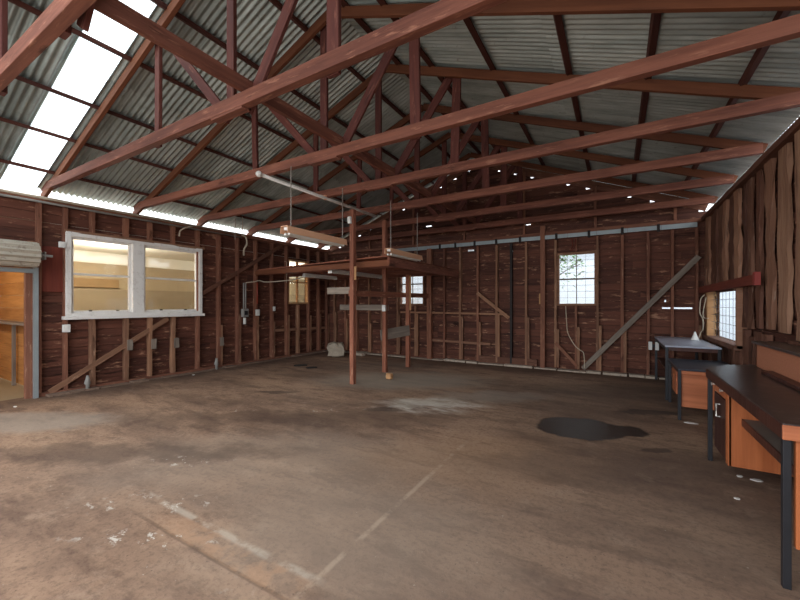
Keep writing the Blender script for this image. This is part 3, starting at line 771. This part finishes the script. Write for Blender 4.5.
def outlet(loc, sx, sy, sz, label, face='x', double=False):
    t = thing('power_outlet', loc, label, 'outlet', 'white outlets')
    mb = MB(); mb.box(-sx/2,sx/2,-sy/2,sy/2,-sz/2,sz/2); mb.build('box', M['white_clean'], t, bevel=.006)
    mb = MB()
    if face == 'x': mb.box(sx/2,sx/2+.006,-sy*.2,sy*.2,sz*.1,sz*.35)
    else: mb.box(-sx*.2,sx*.2,-sy/2-.006,-sy/2,sz*.1,sz*.35)
    mb.build('rocker', M['white'], t)
outlet((XL+.03,2.40,2.49), .05,.085,.10, 'small white outlet on the left wall, above and between roller door and window')
outlet((XL+.03,2.455,1.09), .05,.10,.13, 'white outlet on a stud under the near corner of the large white window')
outlet((XL+.03,6.27,1.28), .05,.10,.16, 'white outlet at the bottom of the thin red conduit')
outlet((XL+.03,6.80,1.37), .04,.06,.12, 'narrow white outlet on the stud beside the red conduit, toward the back wall')
outlet((-4.37,6.71,1.41), .08,.06,.14, 'white outlet on the middle post of the timber rack', 'y')
outlet((-4.28,5.40,3.06), .07,.05,.13, 'white box near the top of the nearest rack post', 'y')
tag(bar('timber_offcut', (-1.53, YB-.14, 1.50), (-1.53, YB-.14, 1.74), .03, .03, M['pine'], up=(0,-1,0)), 'short yellow timber offcut fixed to the edge of the thick back wall post', 'offcut')
for y, z0, z1 in ((4.83,2.6,3.3),(4.93,2.7,3.3)):
    mb = MB(); x = -6.85 if y == 4.83 else -6.75
    mb.tube(smooth_path([(x,y,3.33),(x+.01,y,3.1),(x,y,z0+.25)]), .008, 5)
    tag(mb.build('hanging_wire', M['wire']), 'thin wire hanging under the truss beside the left wall, ' + ('nearer the window' if y == 4.83 else 'nearer the loft shelf'), 'wire', 'hanging wires')
mb = MB(); mb.tube([(XL+.03,7.24,2.1),(XL+.03,7.24,2.68),(XL+.03,7.16,2.69)], .01, 6)
tag(mb.build('wall_wire', M['cream']), 'thin pale wire beside the small left wall window', 'wire')
for i,(x, y) in enumerate(((-7.93,2.72),(-7.93,5.1))):
    mb = MB(); mb.tube([(x+.03,y,0),(x+.03,y,.1),(x+.02,y,.12),(x+.03,y,.2),(x+.03,y,.26)], [.03,.03,.05,.03,.02], 10)
    tag(mb.build('pipe_stub', M['greypipe'], smooth=True), ['grey pipe stub on the floor under the large white window','grey pipe stub on the floor past the far end of the large window'][i], 'pipe', 'pipe stubs')

# ------------------------------------------------------------------ workbench
wbn = thing('workbench', (.75,3.6,0), 'dark-topped workbench with orange wood cupboard, nearest the camera at the right wall', 'workbench')
BL = wbn.location.copy(); wbn.location = (.77,3.655,0)
def part(name, mat, x0, x1, y0, y1, z0, z1, par, base, bevel=.004):
    mb = MB(); mb.box(x0-base[0], x1-base[0], y0-base[1], y1-base[1], z0-base[2], z1-base[2]); return mb.build(name, M[mat], par, bevel=bevel)
mb = MB(); mb.prism([(x-BL[0], y-BL[1]) for x, y in ((.73,2.62),(1.335,2.62),(1.335,5.12),(.95,4.92),(.73,4.53))], .835, .875); mb.build('bench_top', M['top_black'], wbn, bevel=.006)
part('front_edge', 'dark_door', .725,.75,2.62,4.52,.79,.868, wbn, BL)
part('end_edge', 'panel_flat', .727,1.335,2.612,2.632,.79,.868, wbn, BL)
for x, y in ((.752,2.655),(.752,4.49),(1.31,2.655),(1.31,4.49)): part('leg', 'steel_black', x-.017,x+.017,y-.017,y+.017,0,.835, wbn, BL, .003)
cb = part('cupboard', 'panel', .80,1.32,3.98,4.46,.16,.80, wbn, BL)
part('side_panel', 'panel', .78,1.33,3.955,3.985,.155,.83, wbn, BL)
part('edge_strip', 'panel', .775,.80,3.955,4.03,.155,.83, wbn, BL)
dr = part('drawer', 'panel_flat', .778,.80,4.04,4.46,.685,.80, wbn, BL); cd = part('door', 'dark_door', .778,.80,4.04,4.46,.16,.675, wbn, BL)
for y in (4.44,4.12):
    mb = MB(); mb.tube([(.78-BL[0],y-BL[1],.745),(.765-BL[0],y-BL[1],.745),(.752-BL[0],y-BL[1],.745)], [.008,.008,.016], 10); mb.build('knob', M['chrome'], dr)
mb = MB(); mb.tube([(.78-BL[0],4.24-BL[1],.60),(.752-BL[0],4.24-BL[1],.60),(.752-BL[0],4.24-BL[1],.49),(.78-BL[0],4.24-BL[1],.49)], .007, 8); tag(mb.build('handle', M['chrome'], cd), 'bright metal pull handle')
part('knee_shelf', 'shelf_grey', .87,1.33,2.70,3.955,.535,.56, wbn, BL)
part('shelf_edge', 'dark_door', .86,.875,2.70,3.955,.50,.56, wbn, BL)
part('end_panel', 'panel', .785,1.335,2.64,2.675,.22,.80, wbn, BL)
hs = thing('bench_hutch', (1.27,3.9,.875), 'raised chipboard shelf unit with dark top standing on the workbench against the slab wall', 'shelf unit')
HB = hs.location.copy(); hs.location.y += .1
part('top', 'top_black', 1.17,1.38,2.75,4.90,1.105,1.13, hs, HB)
part('front_panel', 'chip', 1.20,1.222,2.78,4.86,.876,1.10, hs, HB)
part('end_panel', 'chip', 1.20,1.375,4.84,4.86,.876,1.10, hs, HB)
part('end_panel', 'chip', 1.222,1.375,2.78,2.80,.876,1.10, hs, HB)
part('base_ledge', 'dark_door', 1.12,1.198,2.8,4.4,.876,.905, hs, HB)
dk = thing('desk', (.70,6.4,0), 'low blue-black topped desk with orange wood panels between workbench and grey table', 'desk')
DB = dk.location
part('desk_top', 'top_blue', .68,1.34,5.90,6.96,.645,.668, dk, DB)
part('apron', 'panel_flat', .70,1.32,5.915,5.94,.595,.64, dk, DB); part('apron', 'steel_black', .69,.715,5.94,6.93,.60,.643, dk, DB)
for x, y in ((.70,5.93),(.70,6.93),(1.31,5.93),(1.31,6.93)): part('leg', 'steel_black', x-.018,x+.018,y-.018,y+.018,0,.645, dk, DB, .003)
part('front_panel', 'panel_flat', .722,1.29,5.945,5.965,.17,.59, dk, DB)
pd = part('pedestal', 'panel', .74,1.28,6.45,6.88,.22,.60, dk, DB)
for k in range(3): part('drawer', 'panel_flat', .725,.742,6.46,6.87,.225+k*.125,.345+k*.125, dk, DB)
bar('gusset', (.70,6.02,.60), (.70,5.945,.42), .02, .02, M['steel_black'], dk, base=DB)
tb = thing('table', (.68,8.0,0), 'tall grey-topped table with black steel legs in the back corner', 'table')
TB = tb.location
part('table_top', 'top_grey', .65,1.33,7.03,8.90,.83,.856, tb, TB); part('apron', 'steel_black', .665,.69,7.05,8.88,.77,.829, tb, TB); part('apron', 'dark_door', .69,1.31,7.05,7.07,.77,.829, tb, TB)
for x, y in ((.675,7.06),(.675,8.86),(1.305,7.06),(1.305,8.86)): part('leg', 'steel_black', x-.02,x+.02,y-.02,y+.02,0,.83, tb, TB, .003)
part('lower_shelf', 'dark_door', .69,1.31,7.6,8.84,.42,.445, tb, TB)
t = thing('power_outlet', (.63,8.832,.67), 'double white outlet strapped to the back corner leg of the grey table', 'outlet', 'white outlets')
for y in (-.055,.055):
    mb = MB(); mb.box(y*1.0-.03,y*1.0+.03,-.05,-.01,-.08,.08); mb.build('socket', M['white_clean'], t, bevel=.005)
mb = MB(); mb.box(-.09,.09,-.01,.005,-.03,.03); mb.build('back_plate', M['steel_black'], t)
mb = MB(); mb.tube([(0,0,0),(0,0,.02),(0,0,.09),(0,0,.15)], [.06,.055,.028,.012], 16)
o = mb.build('funnel', M['white_clean'], loc=(1.20,8.3,.857), smooth=True); tag(o, 'small white funnel standing on the grey table by the window', 'funnel')
mb = MB(); mb.tube(smooth_path([(1.33,8.28,1.66),(1.30,8.42,1.58),(1.30,8.5,1.35),(1.32,8.35,1.22),(1.33,8.42,1.05),(1.31,8.5,.98),(1.28,8.44,.90),(1.25,8.4,.868)]), .009, 6)
tag(mb.build('loose_string', M['cord'], smooth=True), 'pale cord looping down the corner onto the grey table', 'cord', 'cords in the corner')
mb = MB(); mb.tube(smooth_path([(1.34,8.2,1.62),(1.32,8.3,1.4),(1.31,8.25,1.28),(1.33,8.12,1.25),(1.345,8.05,1.26)]), .007, 6)
tag(mb.build('loose_string', M['cord'], smooth=True), 'short pale cord looping against the window post in the corner', 'cord', 'cords in the corner')
mb = MB(); mb.tube(smooth_path([(-.98,8.93,1.45),(-.96,8.92,1.1),(-.93,8.9,.85),(-.8,8.9,.6),(-.70,8.9,.5),(-.62,8.92,.42),(-.6,8.92,.1)]), .009, 6)
tag(mb.build('wall_string', M['cord'], smooth=True), 'thin pale cord hanging down the back wall under the leafy window', 'cord')
mb = MB(); mb.tube(smooth_path([(-.86,8.93,2.95),(-.84,8.92,2.8),(-.88,8.92,2.68),(-.80,8.92,2.75),(-.78,8.93,2.95)]), .012, 6)
tag(mb.build('rope_loop', M['redend'], smooth=True), 'brown rope loop hanging above the leafy back wall window', 'rope')

# ------------------------------------------------------------------ things on the floor
def lump(name, loc, sx, sy, sz, mat, seed, sub=3, jit=.12, rz=0):
    bm = bmesh.new(); bmesh.ops.create_cube(bm, size=1); bmesh.ops.subdivide_edges(bm, edges=bm.edges[:], cuts=sub, use_grid_fill=True)
    q = random.Random(seed)
    for v in bm.verts:
        n = v.co.normalized(); v.co = v.co.lerp(n*.56, .35); v.co += Vector((q.uniform(-jit,jit),q.uniform(-jit,jit),q.uniform(-jit,jit)))*.5
        v.co = Vector((v.co.x*sx, v.co.y*sy, v.co.z*sz))
    zmin = min(v.co.z for v in bm.verts)
    for v in bm.verts: v.co.z = max(0, v.co.z-zmin-.02*sz)
    mb = MB(); mb.bm.free(); mb.bm = bm
    o = mb.build(name, M[mat], loc=loc); o.rotation_euler.z = rz; return o
tag(lump('concrete_lump', (-6.83,8.0,0), .44,.36,.36, 'concrete', 3, 2, .24, .6), 'broken lump of concrete lying in the back left corner', 'rubble')
tag(lump('brick_piece', (-3.90,6.18,0), .13,.10,.12, 'pine', 5, 2), 'small cream brick piece on the floor beside the rack posts', 'rubble')
tag(lump('rubble_piece', (-6.45,8.6,0), .35,.2,.08, 'kerb', 8, 2), 'flat grey rubble behind the concrete lump', 'rubble')
for i, (x, y, a, b, r) in enumerate(((-6.62,6.45,.34,.22,.5),(-6.15,6.35,.30,.16,.3))):
    mb = MB(); pts = [(a*.5*math.cos(q*.7)*R.uniform(.7,1.1), b*.5*math.sin(q*.7)*R.uniform(.7,1.1)) for q in range(9)]
    mb.prism(pts, 0, .02); o = mb.build('black_scrap', M['dark'], loc=(x,y,0)); o.rotation_euler.z = r+YAW
    tag(o, ['black flat scrap on the floor before the left wall, nearer the wall', 'black flat scrap on the floor before the left wall, nearer the rack'][i], 'scrap', 'black scraps')
for i, (x, y, s, lab) in enumerate(((1.03,4.22,.05,'white paper scrap on the floor below the workbench side panel'),(.92,4.25,.035,'small white paper scrap beside the larger one below the workbench'),
                     (.80,3.75,.03,'tiny white scrap at the foot of the workbench cupboard'),(.80,5.83,.08,'pale flat scrap on the floor at the foot of the desk'),
                     (-7.55,1.75,.04,'tiny white scrap at the doorway sill'),(-7.7,4.45,.05,'tiny white scrap at the foot of the left wall below the window'))):
    mb = MB(); mb.prism([(s*.9*math.cos(q*1.05)*R.uniform(.6,1.1), s*.6*math.sin(q*1.05)*R.uniform(.6,1.1)) for q in range(6)], 0, .006)
    tag(mb.build('paper_scrap', M['white'], loc=(x,y,.0)), lab, 'scrap', 'pale scraps')

# ------------------------------------------------------------------ outside
nh = thing('neighbour_house', (-2.5,13.5,-.14), 'white weatherboard house seen through the back wall windows', 'house')
mb = MB()
for i in range(24): mb.box(-6.3, 6.5, .0-.012*(i%1), .03, i*.16, i*.16+.15)
mb.box(-6.3, 6.5, .02, .2, 0, 3.84); mb.build('wall', M['house'], nh)
mb = MB(); mb.box(-6.5, 6.9, -.4, 1.2, 3.84, 3.95); mb.build('eave', M['galv_trim'], nh)
fn = thing('sheet_fence', (3.4,7.5,-.14), 'pale blue sheet fence seen through the low slab wall window', 'fence')
mb = MB(); 
for i in range(40): mb.box(0,.02+.02*(i%2), -7+i*.3, -7+i*.3+.295, 0, 2.6)
mb.build('sheeting', M['fence'], fn)
mb = MB(); mb.box(-.04,0,-7,4.9,.9,1.0); mb.build('rail', M['grey_board'], fn)
mb = MB()
for i in range(9):
    q = random.Random(i+50); y0 = 6.6+q.uniform(-.3,1.5); 
    mb.tube(smooth_path([(2.3,y0,-.14),(2.3+q.uniform(-.2,.2),y0+q.uniform(-.3,.3),.8),(2.3+q.uniform(-.3,.3),y0+q.uniform(-.5,.5),1.6)]), [.012]*16+[.006], 5)
tag(mb.build('bare_shrub', M['bark']), 'bare twiggy shrub outside the low slab wall window', 'shrub')
tr = thing('small_tree', (-1.75,10.6,-.14), 'small leafy tree outside the back wall window', 'tree')
mb = MB(); mb.tube(smooth_path([(0,0,0),(.05,0,1.2),(.2,-.1,2.2),(.5,-.2,2.75)]), [.06-.0018*i for i in range(25)], 8); mb.tube(smooth_path([(.2,-.1,2.2),(.6,-.2,2.5),(.95,-.25,2.65)]), .015, 6); mb.build('trunk', M['bark'], tr)
mb = MB(); q = random.Random(4)
for i in range(420):
    c = Vector((.55,-.15,2.75)) if i % 3 else Vector((-.2,.1,2.9))
    p = c+Vector((q.gauss(0,.26),q.gauss(0,.2),q.gauss(0,.26)))
    m = Matrix.Translation(p) @ Matrix.Rotation(q.uniform(0,6.3),4,'Z') @ Matrix.Rotation(q.uniform(-.9,.9),4,'X') @ Matrix.Rotation(q.uniform(-.9,.9),4,'Y')
    s = q.uniform(.04,.075)
    v = [mb.bm.verts.new(m @ Vector(a)) for a in ((-s,0,0),(0,s*.45,.004),(s,0,0),(0,-s*.45,.004))]; mb.bm.faces.new(v)
mb.build('leaves', M['leaf'], tr)

# ------------------------------------------------------------------ light
w = bpy.data.worlds.new('sky'); SC.world = w; w.use_nodes = True
nt = w.node_tree; bg = nt.nodes['Background']
bg.inputs[0].default_value = (.90,.95,1.0,1); bg.inputs[1].default_value = 1.0
def area(name, loc, rot, sx, sy, power, col, portal=False):
    l = bpy.data.lights.new(name, 'AREA'); l.shape = 'RECTANGLE'; l.size = sx; l.size_y = sy; l.energy = power; l.color = col
    o = bpy.data.objects.new(name, l); COL.objects.link(o); o.location = loc; o.rotation_euler = rot
    if portal: l.cycles.is_portal = True
    return o
area('front_opening_portal', (-3.3,-.75,2.3), (math.radians(90),0,0), 9.4, 4.9, 1, (1,1,1), True)
def bulb(name, loc, power, col):
    l = bpy.data.lights.new(name, 'POINT'); l.energy = power; l.color = col; l.shadow_soft_size = .12
    o = bpy.data.objects.new(name, l); COL.objects.link(o); o.location = loc
bulb('side_room_lamp', (-9.3,3.6,2.25), 30, (1,.93,.80))
bulb('side_room_lamp.001', (-9.3,8.6,2.25), 34, (1,.93,.80))
bulb('store_lamp', (-9.6,.8,2.3), 14, (1,.86,.62))

# ------------------------------------------------------------------ camera and view
cam = bpy.data.cameras.new('camera'); co = bpy.data.objects.new('camera', cam); COL.objects.link(co)
co.location = (0,0,1.5); co.rotation_euler = (math.radians(90), 0, YAW)
cam.sensor_width = 36; cam.lens = 366.7/800*36; cam.shift_y = 4/800; cam.clip_start = .05
SC.camera = co
vs = SC.view_settings
vs.view_transform = 'Standard'; vs.look = 'None'; vs.exposure = 1.85; vs.gamma = 1; vs.use_curve_mapping = False
